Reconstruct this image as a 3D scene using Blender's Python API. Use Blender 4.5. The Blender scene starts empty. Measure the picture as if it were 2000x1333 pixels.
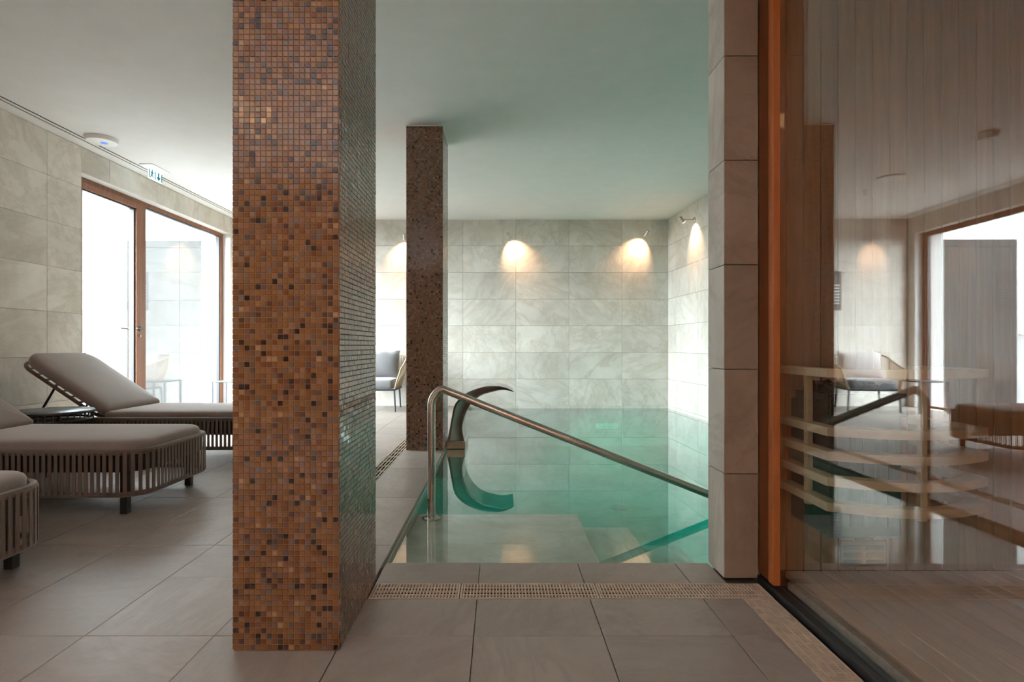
import bpy, bmesh, math, random
from mathutils import Vector, Matrix, Euler
random.seed(7)
SC = bpy.context.scene
COL = SC.collection
PI = math.pi

# ------------------------------------------------------------------ camera, sky, light, exposure
cam_d = bpy.data.cameras.new('camera')
cam = bpy.data.objects.new('camera', cam_d); COL.objects.link(cam)
cam.location = (0, 0, 0.894)
cam.rotation_euler = (PI/2, 0, 0)
cam_d.sensor_width = 36.0
cam_d.lens = 20.0
cam_d.shift_x = 0.012
cam_d.shift_y = 0.005
cam_d.clip_start = 0.02
SC.camera = cam

SC.view_settings.view_transform = 'Standard'
SC.view_settings.look = 'None'
SC.view_settings.gamma = 1.0
SC.view_settings.use_curve_mapping = False
SC.view_settings.exposure = 0.0
cy = SC.cycles
cy.use_denoising = True
cy.max_bounces = 12; cy.diffuse_bounces = 7; cy.glossy_bounces = 5
cy.transmission_bounces = 6; cy.transparent_max_bounces = 24; cy.volume_bounces = 0
cy.caustics_reflective = False; cy.caustics_refractive = False
cy.sample_clamp_indirect = 12.0

SKY_STRENGTH = 63.0
w = bpy.data.worlds.new('overcast_sky'); SC.world = w; w.use_nodes = True
bg = w.node_tree.nodes['Background']
bg.inputs[0].default_value = (0.84, 0.93, 1.0, 1); bg.inputs[1].default_value = SKY_STRENGTH

def lamp(name, kind, loc, energy, color, direction=None, parent=None, **kw):
    d = bpy.data.lights.new(name, kind); d.energy = energy; d.color = color
    for k, v in kw.items(): setattr(d, k, v)
    o = bpy.data.objects.new(name, d); COL.objects.link(o); o.location = loc
    if direction is not None:
        o.rotation_euler = Vector(direction).to_track_quat('-Z', 'Y').to_euler()
    if parent is not None:
        o.parent = parent; o.location = Vector(loc) - parent.location
    return o

portal = lamp('daylight_portal', 'AREA', (-4.02, 6.92, 1.28), 1.0, (1, 1, 1), (1, 0, 0))
portal.data.shape = 'RECTANGLE'; portal.data.size = 2.9; portal.data.size_y = 2.5
portal.data.cycles.is_portal = True
# warm ceiling downlights of the passage behind the camera
for x, y, e in ((-0.35, -0.5, 17), (-2.0, -1.2, 9)):
    lamp('passage_downlight', 'SPOT', (x, y, 2.76), e, (1.0, 0.58, 0.25), (0.05, 0.25, -1),
         spot_size=math.radians(150), spot_blend=0.8, shadow_soft_size=0.12)
# underwater lamps on the pool's near side
lamp('underwater_lamp', 'SPOT', (2.3, 2.45, -.30), 3000, (0.62, 0.96, 1.0), (-.085, 1, -.13), spot_size=math.radians(25), spot_blend=1.0, shadow_soft_size=.06)
lamp('sauna_fill_light', 'POINT', (2.4, 0.6, 1.9), 1.6, (1.0, 0.68, 0.40), shadow_soft_size=0.12)  # unseen fill light, added to warm the dim sauna interior

# ------------------------------------------------------------------ materials
def lin(c):
    return tuple(((v/255)/12.92 if v/255 <= .04045 else ((v/255+.055)/1.055)**2.4) for v in c) + (1,)

class NT:
    def __init__(s, name):
        s.m = bpy.data.materials.new(name); s.m.use_nodes = True
        s.t = s.m.node_tree; s.n = s.t.nodes; s.n.clear()
        s.out = s.n.new('ShaderNodeOutputMaterial')
    def new(s, typ, **kw):
        n = s.n.new('ShaderNode' + typ)
        for k, v in kw.items(): setattr(n, k, v)
        return n
    def link(s, a, b): s.t.links.new(a, b)
    def math(s, op, a, b=None):
        n = s.new('Math', operation=op)
        for i, v in enumerate((a, b)):
            if v is None: continue
            if isinstance(v, (int, float)): n.inputs[i].default_value = v
            else: s.link(v, n.inputs[i])
        return n.outputs[0]
    def ramp(s, fac, stops, interp='LINEAR'):
        r = s.new('ValToRGB'); cr = r.color_ramp; cr.interpolation = interp
        while len(cr.elements) > 1: cr.elements.remove(cr.elements[-1])
        cr.elements[0].position = stops[0][0]; cr.elements[0].color = stops[0][1]
        for p, c in stops[1:]:
            e = cr.elements.new(p); e.color = c
        s.link(fac, r.inputs[0]); return r.outputs[0]
    def mix(s, fac, a, b, mode='MIX'):
        n = s.new('Mix', data_type='RGBA', blend_type=mode)
        for v, k in ((fac, 0), (a, 6), (b, 7)):
            if isinstance(v, (int, float)): n.inputs[k].default_value = v
            elif isinstance(v, tuple): n.inputs[k].default_value = v
            else: s.link(v, n.inputs[k])
        return n.outputs[2]
    def noise(s, vec, scale, detail=4, rough=.55, dist=0.0):
        n = s.new('TexNoise'); n.inputs['Scale'].default_value = scale
        n.inputs['Detail'].default_value = detail; n.inputs['Roughness'].default_value = rough
        n.inputs['Distortion'].default_value = dist
        if vec is not None: s.link(vec, n.inputs['Vector'])
        return n.outputs['Fac']
    def bsdf(s, **kw):
        b = s.new('BsdfPrincipled')
        for k, v in kw.items():
            k = k.replace('_', ' ')
            if hasattr(v, 'is_output'): s.link(v, b.inputs[k])
            else: b.inputs[k].default_value = v
        s.link(b.outputs[0], s.out.inputs[0]); return b
    def bump(s, b, h, strength=.2, dist=.01):
        n = s.new('Bump'); n.inputs['Strength'].default_value = strength; n.inputs['Distance'].default_value = dist
        s.link(h, n.inputs['Height']); s.link(n.outputs[0], b.inputs['Normal'])
    def objvec(s, spread=40.0):
        tc = s.new('TexCoord'); oi = s.new('ObjectInfo')
        v = s.new('Vector' 'Math', operation='SCALE'); v.inputs[0].default_value = (1.0, 1.7, 2.3)
        s.link(s.math('MULTIPLY', oi.outputs['Random'], spread), v.inputs['Scale'])
        a = s.new('VectorMath', operation='ADD'); s.link(tc.outputs['Object'], a.inputs[0]); s.link(v.outputs[0], a.inputs[1])
        return a.outputs[0], oi.outputs['Random']

def plain(name, rgb, rough=.5, metal=0.0, noise_amt=.08, noise_scale=30, spec=.5, bump=0.0):
    t = NT(name); c = lin(rgb)
    v, r = t.objvec()
    f = t.noise(v, noise_scale, 3)
    d = tuple(x*(1-noise_amt*2) for x in c[:3]) + (1,)
    u = tuple(min(1, x*(1+noise_amt*2)) for x in c[:3]) + (1,)
    colr = t.ramp(f, [(.3, d), (.7, u)])
    b = t.bsdf(Base_Color=colr, Roughness=rough, Metallic=metal, Specular_IOR_Level=spec)
    if bump: t.bump(b, f, bump, .004)
    return t.m

def stone(name, light, mid, dark, vein, rough=.5, spec=.4):
    t = NT(name)
    v, r = t.objvec()
    # each slab is turned its own way before the streaks are laid over it
    rot = t.new('VectorRotate', rotation_type='AXIS_ANGLE'); rot.inputs['Axis'].default_value = (.58, .58, .58)
    t.link(v, rot.inputs['Vector']); t.link(t.math('MULTIPLY', r, 25.0), rot.inputs['Angle'])
    mp = t.new('Mapping'); mp.inputs['Scale'].default_value = (.8, 2.2, 3.4); t.link(rot.outputs[0], mp.inputs['Vector'])
    n1 = t.noise(mp.outputs[0], 1.0, 8, .66, .5)
    n2 = t.noise(v, 1.5, 7, .62, .3)
    n3 = t.noise(mp.outputs[0], 2.6, 9, .74, .7)
    base = t.ramp(n2, [(.3, lin(dark)), (.5, lin(mid)), (.72, lin(light))])
    cl = t.mix(t.ramp(n1, [(.44, (0,0,0,1)), (.49, (.42,.42,.42,1)), (.56, (0,0,0,1))]), base, lin(vein))
    lt = t.mix(t.ramp(n3, [(.48, (0,0,0,1)), (.60, (.26,.26,.26,1)), (.74, (.05,.05,.05,1))]), cl, lin(light))
    hv = t.new('HueSaturation'); t.link(lt, hv.inputs['Color'])
    t.link(t.math('ADD', t.math('MULTIPLY', r, .14), .93), hv.inputs['Value'])
    fine = t.noise(v, 60, 4, .7)
    rg = t.ramp(fine, [(.3, (rough-.06,)*3+(1,)), (.7, (rough+.08,)*3+(1,))])
    b = t.bsdf(Base_Color=hv.outputs[0], Roughness=rg, Specular_IOR_Level=spec)
    t.bump(b, n3, .12, .004)
    return t.m

def wood(name, a, b_, rough=.5, along='Z', spec=.4):
    t = NT(name); v, r = t.objvec()
    mp = t.new('Mapping')
    mp.inputs['Scale'].default_value = {'Z': (14, 14, .7), 'Y': (14, .7, 14), 'X': (.7, 14, 14)}[along]
    t.link(v, mp.inputs['Vector'])
    n = t.noise(mp.outputs[0], 2.2, 6, .6, 1.2)
    c = t.ramp(n, [(.3, lin(a)), (.7, lin(b_))])
    hv = t.new('HueSaturation'); t.link(c, hv.inputs['Color'])
    t.link(t.math('ADD', t.math('MULTIPLY', r, .22), .89), hv.inputs['Value'])
    b = t.bsdf(Base_Color=hv.outputs[0], Roughness=rough, Specular_IOR_Level=spec)
    t.bump(b, n, .08, .002)
    return t.m

MOSAIC = [(0.0, (48, 36, 32)), (.055, (80, 56, 46)), (.12, (112, 72, 46)), (.20, (126, 88, 56)), (.34, (136, 98, 66)),
          (.50, (130, 92, 60)), (.60, (134, 100, 74)), (.69, (114, 84, 64)), (.77, (112, 92, 76)), (.83, (138, 102, 66)),
          (.90, (112, 72, 50)), (.95, (98, 84, 78)), (.985, (168, 138, 106))]
def mosaic(name, source, sat=1.0, val=1.0):
    t = NT(name)
    if source == 'object':
        f = t.new('ObjectInfo').outputs['Random']
    else:
        f = t.new('Attribute', attribute_name='tint').outputs['Fac']
    c = t.ramp(f, [(p, lin(k)) for p, k in MOSAIC], 'CONSTANT')
    g = t.new('TexCoord')
    cloud = t.noise(g.outputs['Object'], 90, 3)
    c2 = t.mix(.16, c, t.ramp(cloud, [(.3, (.05,.03,.02,1)), (.7, (.5,.38,.28,1))]), 'OVERLAY')
    hv = t.new('HueSaturation'); t.link(c2, hv.inputs['Color']); hv.inputs['Saturation'].default_value = sat*1.04; hv.inputs['Value'].default_value = val
    rr = t.math('ADD', t.math('MULTIPLY', t.math('FRACT', t.math('MULTIPLY', f, 37.7)), .22), .10)
    b = t.bsdf(Base_Color=hv.outputs[0], Roughness=rr, Specular_IOR_Level=.5)
    b.inputs['Coat Weight'].default_value = .55; b.inputs['Coat Roughness'].default_value = .06
    return t.m

def schlick(t, r0):
    lw = t.new('LayerWeight'); lw.inputs['Blend'].default_value = .5
    p = t.math('POWER', lw.outputs['Facing'], 5.0)
    return t.math('ADD', t.math('MULTIPLY', p, 1-r0), r0)
def pane_glass(name, r0=.045, tint=(.98, .99, .98, 1)):
    t = NT(name)
    tr = t.new('BsdfTransparent'); tr.inputs[0].default_value = tint
    gl = t.new('BsdfGlossy'); gl.inputs['Roughness'].default_value = .0; gl.inputs[0].default_value = (1, 1, 1, 1)
    mx = t.new('MixShader'); t.link(schlick(t, r0), mx.inputs[0]); t.link(tr.outputs[0], mx.inputs[1]); t.link(gl.outputs[0], mx.inputs[2])
    t.link(mx.outputs[0], t.out.inputs[0]); return t.m
def water_mat(name):
    t = NT(name)
    tr = t.new('BsdfTransparent'); tr.inputs[0].default_value = (1, 1, 1, 1)
    gl = t.new('BsdfGlossy'); gl.inputs['Roughness'].default_value = .0
    tc = t.new('TexCoord')
    n = t.noise(tc.outputs['Object'], 2.2, 2, .5)
    bp = t.new('Bump'); bp.inputs['Strength'].default_value = .004; bp.inputs['Distance'].default_value = .02
    t.link(n, bp.inputs['Height']); t.link(bp.outputs[0], gl.inputs['Normal'])
    mx = t.new('MixShader'); t.link(t.math('MINIMUM', t.math('MULTIPLY', schlick(t, .022), 1.4), 1.0), mx.inputs[0]); t.link(tr.outputs[0], mx.inputs[1]); t.link(gl.outputs[0], mx.inputs[2])
    t.link(mx.outputs[0], t.out.inputs[0])
    va = t.new('VolumeAbsorption'); va.inputs['Color'].default_value = (.08, .90, .85, 1); va.inputs['Density'].default_value = 1.25
    t.link(va.outputs[0], t.out.inputs['Volume'])
    return t.m
def emit(name, rgb, s):
    t = NT(name); e = t.new('Emission'); e.inputs[0].default_value = lin(rgb); e.inputs[1].default_value = s
    t.link(e.outputs[0], t.out.inputs[0]); return t.m
def steel(name, rgb=(190, 184, 174), rough=.22):
    t = NT(name); v, r = t.objvec()
    mp = t.new('Mapping'); mp.inputs['Scale'].default_value = (4, 4, 120); t.link(v, mp.inputs['Vector'])
    n = t.noise(mp.outputs[0], 4, 3)
    rg = t.ramp(n, [(.3, (rough-.05,)*3+(1,)), (.7, (rough+.06,)*3+(1,))])
    t.bsdf(Base_Color=lin(rgb), Metallic=1.0, Roughness=rg); return t.m
def fabric(name, rgb, rough=.9):
    t = NT(name); v, r = t.objvec()
    wv = t.noise(v, 260, 2, .6); big = t.noise(v, 5, 3)
    c = lin(rgb); d = tuple(x*.72 for x in c[:3])+(1,); u = tuple(min(1, x*1.22) for x in c[:3])+(1,)
    col = t.mix(.25, t.ramp(wv, [(.3, d), (.7, u)]), t.ramp(big, [(.3, d), (.7, u)]))
    b = t.bsdf(Base_Color=col, Roughness=rough, Specular_IOR_Level=.15)
    b.inputs['Sheen Weight'].default_value = .45
    t.bump(b, wv, .25, .002); return t.m

M = {}
M['wall_stone'] = stone('wall_stone', (224, 221, 213), (207, 203, 194), (188, 184, 173), (178, 168, 152), .55, .3)
M['post_stone_shaded'] = stone('post_stone_shaded', (160, 142, 124), (144, 125, 106), (130, 111, 93), (116, 98, 80), .5, .3)  # same stone as the walls, with dim warm light put into its colour
M['floor_stone'] = stone('floor_stone', (164, 154, 146), (152, 142, 134), (140, 130, 122), (134, 123, 113), .39, .35)
M['pool_stone'] = stone('pool_stone', (222, 220, 210), (206, 203, 193), (190, 186, 175), (176, 170, 156), .6, .2)
M['grout'] = plain('grout', (112, 104, 94), .9)
M['mosaic_grout'] = plain('mosaic_grout', (132, 106, 80), .85)
M['plaster'] = plain('plaster', (226, 226, 224), .85, noise_amt=.01, noise_scale=6)
M['mosaic_obj'] = mosaic('mosaic_glass_single', 'object', 1.04, .84)
M['mosaic_far'] = mosaic('mosaic_glass_field', 'attr', 1.04, .84)
M['mosaic_dim'] = mosaic('mosaic_glass_violet', 'attr', .8, 1.05)
M['white'] = plain('white_lacquer', (232, 232, 230), .4, noise_amt=.01)
M['black'] = plain('black_metal', (22, 22, 24), .45)
M['slot'] = plain('slot_shadow_gap', (10, 10, 10), .9)
M['render'] = plain('white_render', (190, 190, 188), .9, noise_amt=.01, noise_scale=4)
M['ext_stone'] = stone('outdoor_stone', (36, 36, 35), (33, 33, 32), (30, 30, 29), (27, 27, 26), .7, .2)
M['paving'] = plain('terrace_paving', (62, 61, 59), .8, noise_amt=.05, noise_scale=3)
M['door_wood'] = wood('door_wood', (112, 72, 52), (138, 92, 66), .5, 'Z')
M['frame_wood'] = wood('sauna_frame_wood', (168, 92, 44), (192, 112, 58), .4, 'Z')
M['jamb_wood'] = wood('sauna_jamb_wood', (112, 58, 26), (134, 72, 34), .45, 'Z')
M['plank'] = wood('sauna_plank', (168, 124, 88), (192, 148, 108), .5, 'Z')
M['deck'] = wood('sauna_deck', (222, 204, 188), (234, 218, 204), .5, 'Y')
M['rail_wood'] = wood('guard_wood', (222, 194, 158), (238, 214, 180), .5, 'X')
M['glass'] = pane_glass('door_glass')
M['sauna_glass'] = pane_glass('sauna_glass', .10, (.95, .96, .95, 1))
M['water'] = water_mat('pool_water')
M['steel'] = steel('brushed_steel')
M['polished'] = steel('polished_steel', (120, 118, 116), .16)
M['mirror'] = plain('mirror_steel', (196, 194, 190), .3, .55, noise_amt=.02)
M['grate'] = plain('grate_plastic', (212, 196, 178), .5)
M['cushion'] = fabric('taupe_fabric', (126, 115, 108))
M['chair_grey'] = fabric('grey_fabric', (122, 121, 122))
M['pillow'] = fabric('pale_fabric', (214, 206, 202))
M['strap'] = fabric('taupe_strap', (92, 78, 68), .75)
M['rope'] = fabric('tan_rope', (168, 144, 116), .85)
M['chair_metal'] = plain('anthracite_metal', (52, 54, 60), .4)
M['dark_top'] = plain('dark_table_top', (44, 46, 48), .35)
M['heater'] = plain('heater_steel', (40, 36, 34), .35, .7)
M['rock'] = plain('heater_rock', (38, 36, 36), .8, bump=.4)
M['lamp_metal'] = plain('lamp_metal', (196, 190, 182), .35, .6)
M['lamp_glow'] = emit('lamp_glow', (255, 214, 160), 14)
M['sign_face'] = emit('exit_sign_face', (226, 250, 250), 2.2)
M['sign_teal'] = emit('exit_sign_teal', (40, 140, 140), .8)
M['sign_lamp'] = emit('exit_sign_lamp', (232, 246, 255), 9)
M['board'] = plain('notice_board', (70, 66, 64), .5)
M['board_print'] = plain('notice_print', (226, 222, 214), .6)
M['vent_brown'] = plain('vent_brown', (128, 100, 78), .6)
M['led'] = emit('blue_led', (120, 150, 255), 1.2)

# ------------------------------------------------------------------ mesh helpers
def bm_new(): return bmesh.new()
def box(bm, x0, x1, y0, y1, z0, z1, bev=0.0, seg=1):
    mt = Matrix.Translation(((x0+x1)/2, (y0+y1)/2, (z0+z1)/2)) @ Matrix.Diagonal((abs(x1-x0), abs(y1-y0), abs(z1-z0), 1))
    r = bmesh.ops.create_cube(bm, size=1.0, matrix=mt)
    if bev:
        es = list({e for v in r['verts'] for e in v.link_edges})
        bmesh.ops.bevel(bm, geom=es, offset=bev, segments=seg, affect='EDGES', profile=.5)
def prism(bm, pts, fn, d0, d1):
    """extrude the outline pts (2-D) from d0 to d1; fn(a, b, d) gives the 3-D point"""
    a = [bm.verts.new(fn(p[0], p[1], d0)) for p in pts]
    b = [bm.verts.new(fn(p[0], p[1], d1)) for p in pts]
    n = len(pts)
    bm.faces.new(a[::-1]); bm.faces.new(b)
    for i in range(n): bm.faces.new((a[i], a[(i+1) % n], b[(i+1) % n], b[i]))
def tube(bm, pts, r, seg=10, closed=False, caps=True):
    pts = [Vector(p) for p in pts]; n = len(pts); rings = []
    up = None
    for i, p in enumerate(pts):
        if closed: d = pts[(i+1) % n] - pts[i-1]
        else: d = pts[min(i+1, n-1)] - pts[max(i-1, 0)]
        d.normalize()
        if up is None:
            up = Vector((0, 0, 1)) if abs(d.z) < .9 else Vector((1, 0, 0))
        s = d.cross(up)
        if s.length < 1e-4: s = d.orthogonal()
        s.normalize(); up = s.cross(d).normalized()
        rr = r[i] if isinstance(r, (list, tuple)) else r
        rings.append([bm.verts.new(p + (s*math.cos(2*PI*k/seg) + up*math.sin(2*PI*k/seg))*rr) for k in range(seg)])
    m = n if closed else n-1
    for i in range(m):
        A, B = rings[i], rings[(i+1) % n]
        for k in range(seg): bm.faces.new((A[k], A[(k+1) % seg], B[(k+1) % seg], B[k]))
    if caps and not closed:
        bm.faces.new(rings[0][::-1]); bm.faces.new(rings[-1])
def lathe(bm, prof, c, seg=32, axis=None):
    """prof = [(r, z)] turned about the vertical through c (or about axis, a direction)"""
    q = Vector((0, 0, 1)).rotation_difference(Vector(axis)) if axis is not None else None
    rings = []
    for r, z in prof:
        ring = []
        for k in range(seg):
            v = Vector((r*math.cos(2*PI*k/seg), r*math.sin(2*PI*k/seg), z))
            if q: v = q @ v
            ring.append(bm.verts.new(v + Vector(c)))
        rings.append(ring)
    for A, B in zip(rings, rings[1:]):
        for k in range(seg): bm.faces.new((A[k], A[(k+1) % seg], B[(k+1) % seg], B[k]))
    bm.faces.new(rings[0][::-1]); bm.faces.new(rings[-1])
def rrect(x0, x1, y0, y1, rad, n=6):
    """rounded rectangle, counter-clockwise; rad = radius or four radii for (x1,y0),(x1,y1),(x0,y1),(x0,y0)"""
    if not isinstance(rad, (list, tuple)): rad = [rad]*4
    out = []
    for (cx, cy_, a0), r in zip(((x1, y0, -90), (x1, y1, 0), (x0, y1, 90), (x0, y0, 180)), rad):
        ox = cx - r if cx == x1 else cx + r
        oy = cy_ - r if cy_ == y1 else cy_ + r
        for k in range(n+1):
            a = math.radians(a0 + 90*k/n); out.append((ox + r*math.cos(a), oy + r*math.sin(a)))
    return out
def cushion(bm, x0, x1, y0, y1, z0, z1, rad, puff=.01, tf=None):
    if not isinstance(rad, (list, tuple)): rad = [rad]*4
    h = z1-z0
    lay = [(.02, z0), (.006, z0+.12*h), (0, z0+.3*h), (0, z1-.35*h), (.006, z1-.16*h), (.02, z1-.04*h), (.05, z1+puff*.4), (.13, z1+puff), (.24, z1+puff*1.15)]
    rings = []
    for ins, z in lay:
        ins = min(ins, (y1-y0)*.45, (x1-x0)*.45)
        pts = rrect(x0+ins, x1-ins, y0+ins, y1-ins, [max(.004, r-ins) for r in rad], 6)
        rings.append([bm.verts.new(tf(Vector((p[0], p[1], z))) if tf else (p[0], p[1], z)) for p in pts])
    n = len(rings[0])
    for A, B in zip(rings, rings[1:]):
        for k in range(n): bm.faces.new((A[k], A[(k+1) % n], B[(k+1) % n], B[k]))
    bm.faces.new(rings[0][::-1]); bm.faces.new(rings[-1])

def mk(name, bm, smooth=False):
    bmesh.ops.recalc_face_normals(bm, faces=bm.faces)
    me = bpy.data.meshes.new(name); bm.to_mesh(me); bm.free()
    if smooth:
        for p in me.polygons: p.use_smooth = True
        try: me.set_sharp_from_angle(angle=math.radians(40))
        except Exception: pass
    return me
def wloc(o):
    v = Vector((0, 0, 0))
    while o is not None: v = v + o.location; o = o.parent
    return v
def obj(name, bm, mat, parent=None, smooth=False, world=False, kind=None, label=None):
    """ONE mesh object; world=True: the bmesh is in room coordinates, moved into its parent's"""
    if world and parent is not None:
        bmesh.ops.translate(bm, verts=bm.verts, vec=-wloc(parent))
    me = mk(name, bm, smooth); me.materials.append(M[mat] if isinstance(mat, str) else mat)
    o = bpy.data.objects.new(name, me); COL.objects.link(o)
    if parent is not None: o.parent = parent
    if kind: o['kind'] = kind
    if label: o['label'] = label
    return o
def tag(o, label, cat=None, group=None, kind=None):
    o['label'] = label
    if cat: o['category'] = cat
    if group: o['group'] = group
    if kind: o['kind'] = kind
    return o
def thing(name, label, cat, loc=(0, 0, 0), rz=0, group=None, kind=None):
    o = bpy.data.objects.new(name, None); COL.objects.link(o)
    o.location = loc; o.rotation_euler = (0, 0, rz); o.empty_display_size = .05
    return tag(o, label, cat, group, kind)
def dup(o, loc=None, rz=None, label=None, parent=None):
    c = o.copy(); COL.objects.link(c)
    if parent is not None: c.parent = parent
    if loc is not None: c.location = loc
    if rz is not None: c.rotation_euler = (0, 0, rz)
    if label: c['label'] = label
    for ch in list(o.children): dup(ch, parent=c)
    return c

_tiles = {}
def tile(parent, name, x0, x1, y0, y1, z0, z1, mat, bev=.0012):
    dx, dy, dz = x1-x0, y1-y0, z1-z0
    key = (round(dx, 4), round(dy, 4), round(dz, 4), mat, bev)
    if key not in _tiles:
        bm = bm_new(); box(bm, -dx/2, dx/2, -dy/2, dy/2, -dz/2, dz/2, bev)
        me = mk(name, bm); me.materials.append(M[mat]); _tiles[key] = me
    o = bpy.data.objects.new(name, _tiles[key]); COL.objects.link(o); o.parent = parent
    o.location = Vector(((x0+x1)/2, (y0+y1)/2, (z0+z1)/2)) - wloc(parent)
    return o
def cells(a0, a1, origin, pitch, gap=.0028, least=.02):
    k = math.floor((a0-origin)/pitch + 1e-6); out = []
    while origin + k*pitch < a1 - 1e-6:
        lo, hi = max(a0, origin+k*pitch), min(a1, origin+(k+1)*pitch)
        if hi-lo > least: out.append((lo + (gap/2 if lo > a0 else 0), hi - (gap/2 if hi < a1 else 0)))
        k += 1
    return out

# ------------------------------------------------------------------ room numbers (metres; camera at x=0, y=0)
H = 2.79            # ceiling
XL = -3.97          # left wall face
YB = 8.525          # back wall face
YF = -3.0           # wall behind the camera
ZW = -0.039         # water level
PX, PY = -0.48, 2.345   # pool's left and near edges
ZP = -0.60          # pool bottom as it looks through the water
DY0, DY1, DZ = 5.40, 8.385, 2.55     # terrace door opening
XD = -4.08          # door plane

# floor -------------------------------------------------------------
bm = bm_new()
for r in ((XL, PX, YF, YB), (PX, 1.0, YF, PY)):
    box(bm, r[0]-.12, r[1], r[2]-.12 if r[2] == YF else r[2], r[3], -.10, -.022)
floor = obj('floor', bm, 'grout'); tag(floor, 'beige stone tiled floor of the pool hall', None, kind='structure')
GL = (-.92, -.815)       # grate left of the pool
GF = (2.0126, 2.143)     # grate across the front
GS = (.857, .972)        # grate along the sauna
regions = [(XL, -1.28, YF, YB), (-1.28, -.88, YF, 2.2), (-1.28, GL[0], 2.2, YB), (-.88, GS[0], YF, GF[0]), (-.88, -.468, GF[0], 2.2),
           (GL[1], PX, 2.2, YB), (-.468, GS[0], GF[1], PY)]
for x0, x1, y0, y1 in regions:
    for a, b in cells(x0, x1, -.08, .4):
        for c, d in cells(y0, y1, 1.755, .8):
            tile(floor, 'tile', a, b, c, d, -.022, random.uniform(-.0004, 0), 'floor_stone')

# walls -------------------------------------------------------------
bm = bm_new(); box(bm, XL-.3, 3.3, YB+.012, YB+.25, -.8, H+.2)
wall_back = obj('wall_back', bm, 'grout'); tag(wall_back, 'far wall of pale stone slabs behind the pool', None, kind='structure')
for a, b in cells(XL, 2.54, -.527-.8*5, .795):
    for c, d in cells(-.0, H, 0, .4):
        tile(wall_back, 'tile', a, b, YB, YB+.014, c, d, 'wall_stone')
for a, b in cells(PX, 2.54, -.527, .795):
    for c, d in cells(ZP, 0, 0, .4):
        tile(wall_back, 'tile', a, b, YB, YB+.014, c, d, 'pool_stone')

bm = bm_new()
box(bm, XL-.42, XL-.012, YF-.1, DY0, -.1, H+.2); box(bm, XL-.42, XL-.012, DY1, YB+.02, -.1, H+.2); box(bm, XL-.42, XL-.012, DY0, DY1, DZ, H+.2)
wall_left = obj('wall_left', bm, 'plaster'); tag(wall_left, 'left wall of pale stone slabs around the terrace door', None, kind='structure')
for a, b in cells(YF, YB, 4.99-.8*12, .8):
    for c, d in cells(0, H-.004, 0, .4):
        segs = []
        if c >= DZ - .01 or b <= DY0 or a >= DY1: segs.append((a, b, c, d))
        else:
            if a < DY0: segs.append((a, DY0, c, d))
            if b > DY1: segs.append((DY1, b, c, d))
            if d > DZ: segs.append((max(a, DY0), min(b, DY1), DZ, d))
        for s in segs:
            if s[1]-s[0] > .012: tile(wall_left, 'tile', XL-.014, XL, s[0], s[1], s[2], s[3], 'wall_stone')

# right wall of the pool hall stands a touch out of square
RW0, RW1 = Vector((2.80, 2.34)), Vector((2.525, YB))
rwd = (RW1-RW0); rwl = rwd.length; rwa = math.atan2(rwd.y, rwd.x)
bm = bm_new(); box(bm, 0, rwl+.05, -.20, -.012, -.8, H+.2)
wall_right = obj('wall_right', bm, 'grout'); tag(wall_right, 'right wall of stone slabs rising straight out of the pool', None, kind='structure')
wall_right.location = (RW0.x, RW0.y, 0); wall_right.rotation_euler = (0, 0, rwa)
for a, b in cells(0, rwl, .25, .8):
    for c, d in cells(ZP, H, 0, .4):
        o = tile(wall_right, 'tile', 0, b-a, -.014, 0, 0, d-c, 'wall_stone' if c >= -.01 else 'pool_stone')
        o.location = ((a+b)/2, -.007, (c+d)/2)

# the wall between sauna and pool, its end clad like a post
bm = bm_new(); box(bm, .872, 3.3, 2.188, 2.33, 0, H+.2)
part = obj('wall_partition', bm, 'grout'); tag(part, 'end of the stone clad partition between sauna and pool', None, kind='structure')
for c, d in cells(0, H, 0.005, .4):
    tile(part, 'tile', .8594, .9887, 2.175, 2.190, c, d, 'post_stone_shaded')
    tile(part, 'tile', .8575, .874, 2.1765, 2.34, c, d, 'wall_stone')
bm = bm_new(); box(bm, .8745, 3.3, 2.325, 2.342, -.03, H)
obj('back_cladding', bm, 'wall_stone', part)

bm = bm_new(); box(bm, XL-.4, 3.4, YF-.2, YF, -.1, H+.2)
tag(obj('wall_front', bm, 'door_wood'), 'timber clad wall closing the passage', None, kind='structure')

# ceiling with the double air slot along the left wall
bm = bm_new()
xs = [(XL-.3, -3.845), (-3.829, -3.799), (-3.779, 3.4)]
for a, b in xs: box(bm, a, b, YF-.2, YB+.2, H, H+.03)
box(bm, XL-.3, 3.4, YF-.2, YB+.2, H+.10, H+.25)
ceiling = obj('ceiling', bm, 'plaster'); tag(ceiling, 'smooth white ceiling over lounge and pool', None, kind='structure')
for a, b in ((-3.845, -3.829), (-3.799, -3.779)):  # black filling stands in for the shade inside each slot
    bm = bm_new(); box(bm, a, b, YF, YB, H+.003, H+.06); obj('air_slot', bm, 'slot', ceiling, label='thin black air slot along the wall')

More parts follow.
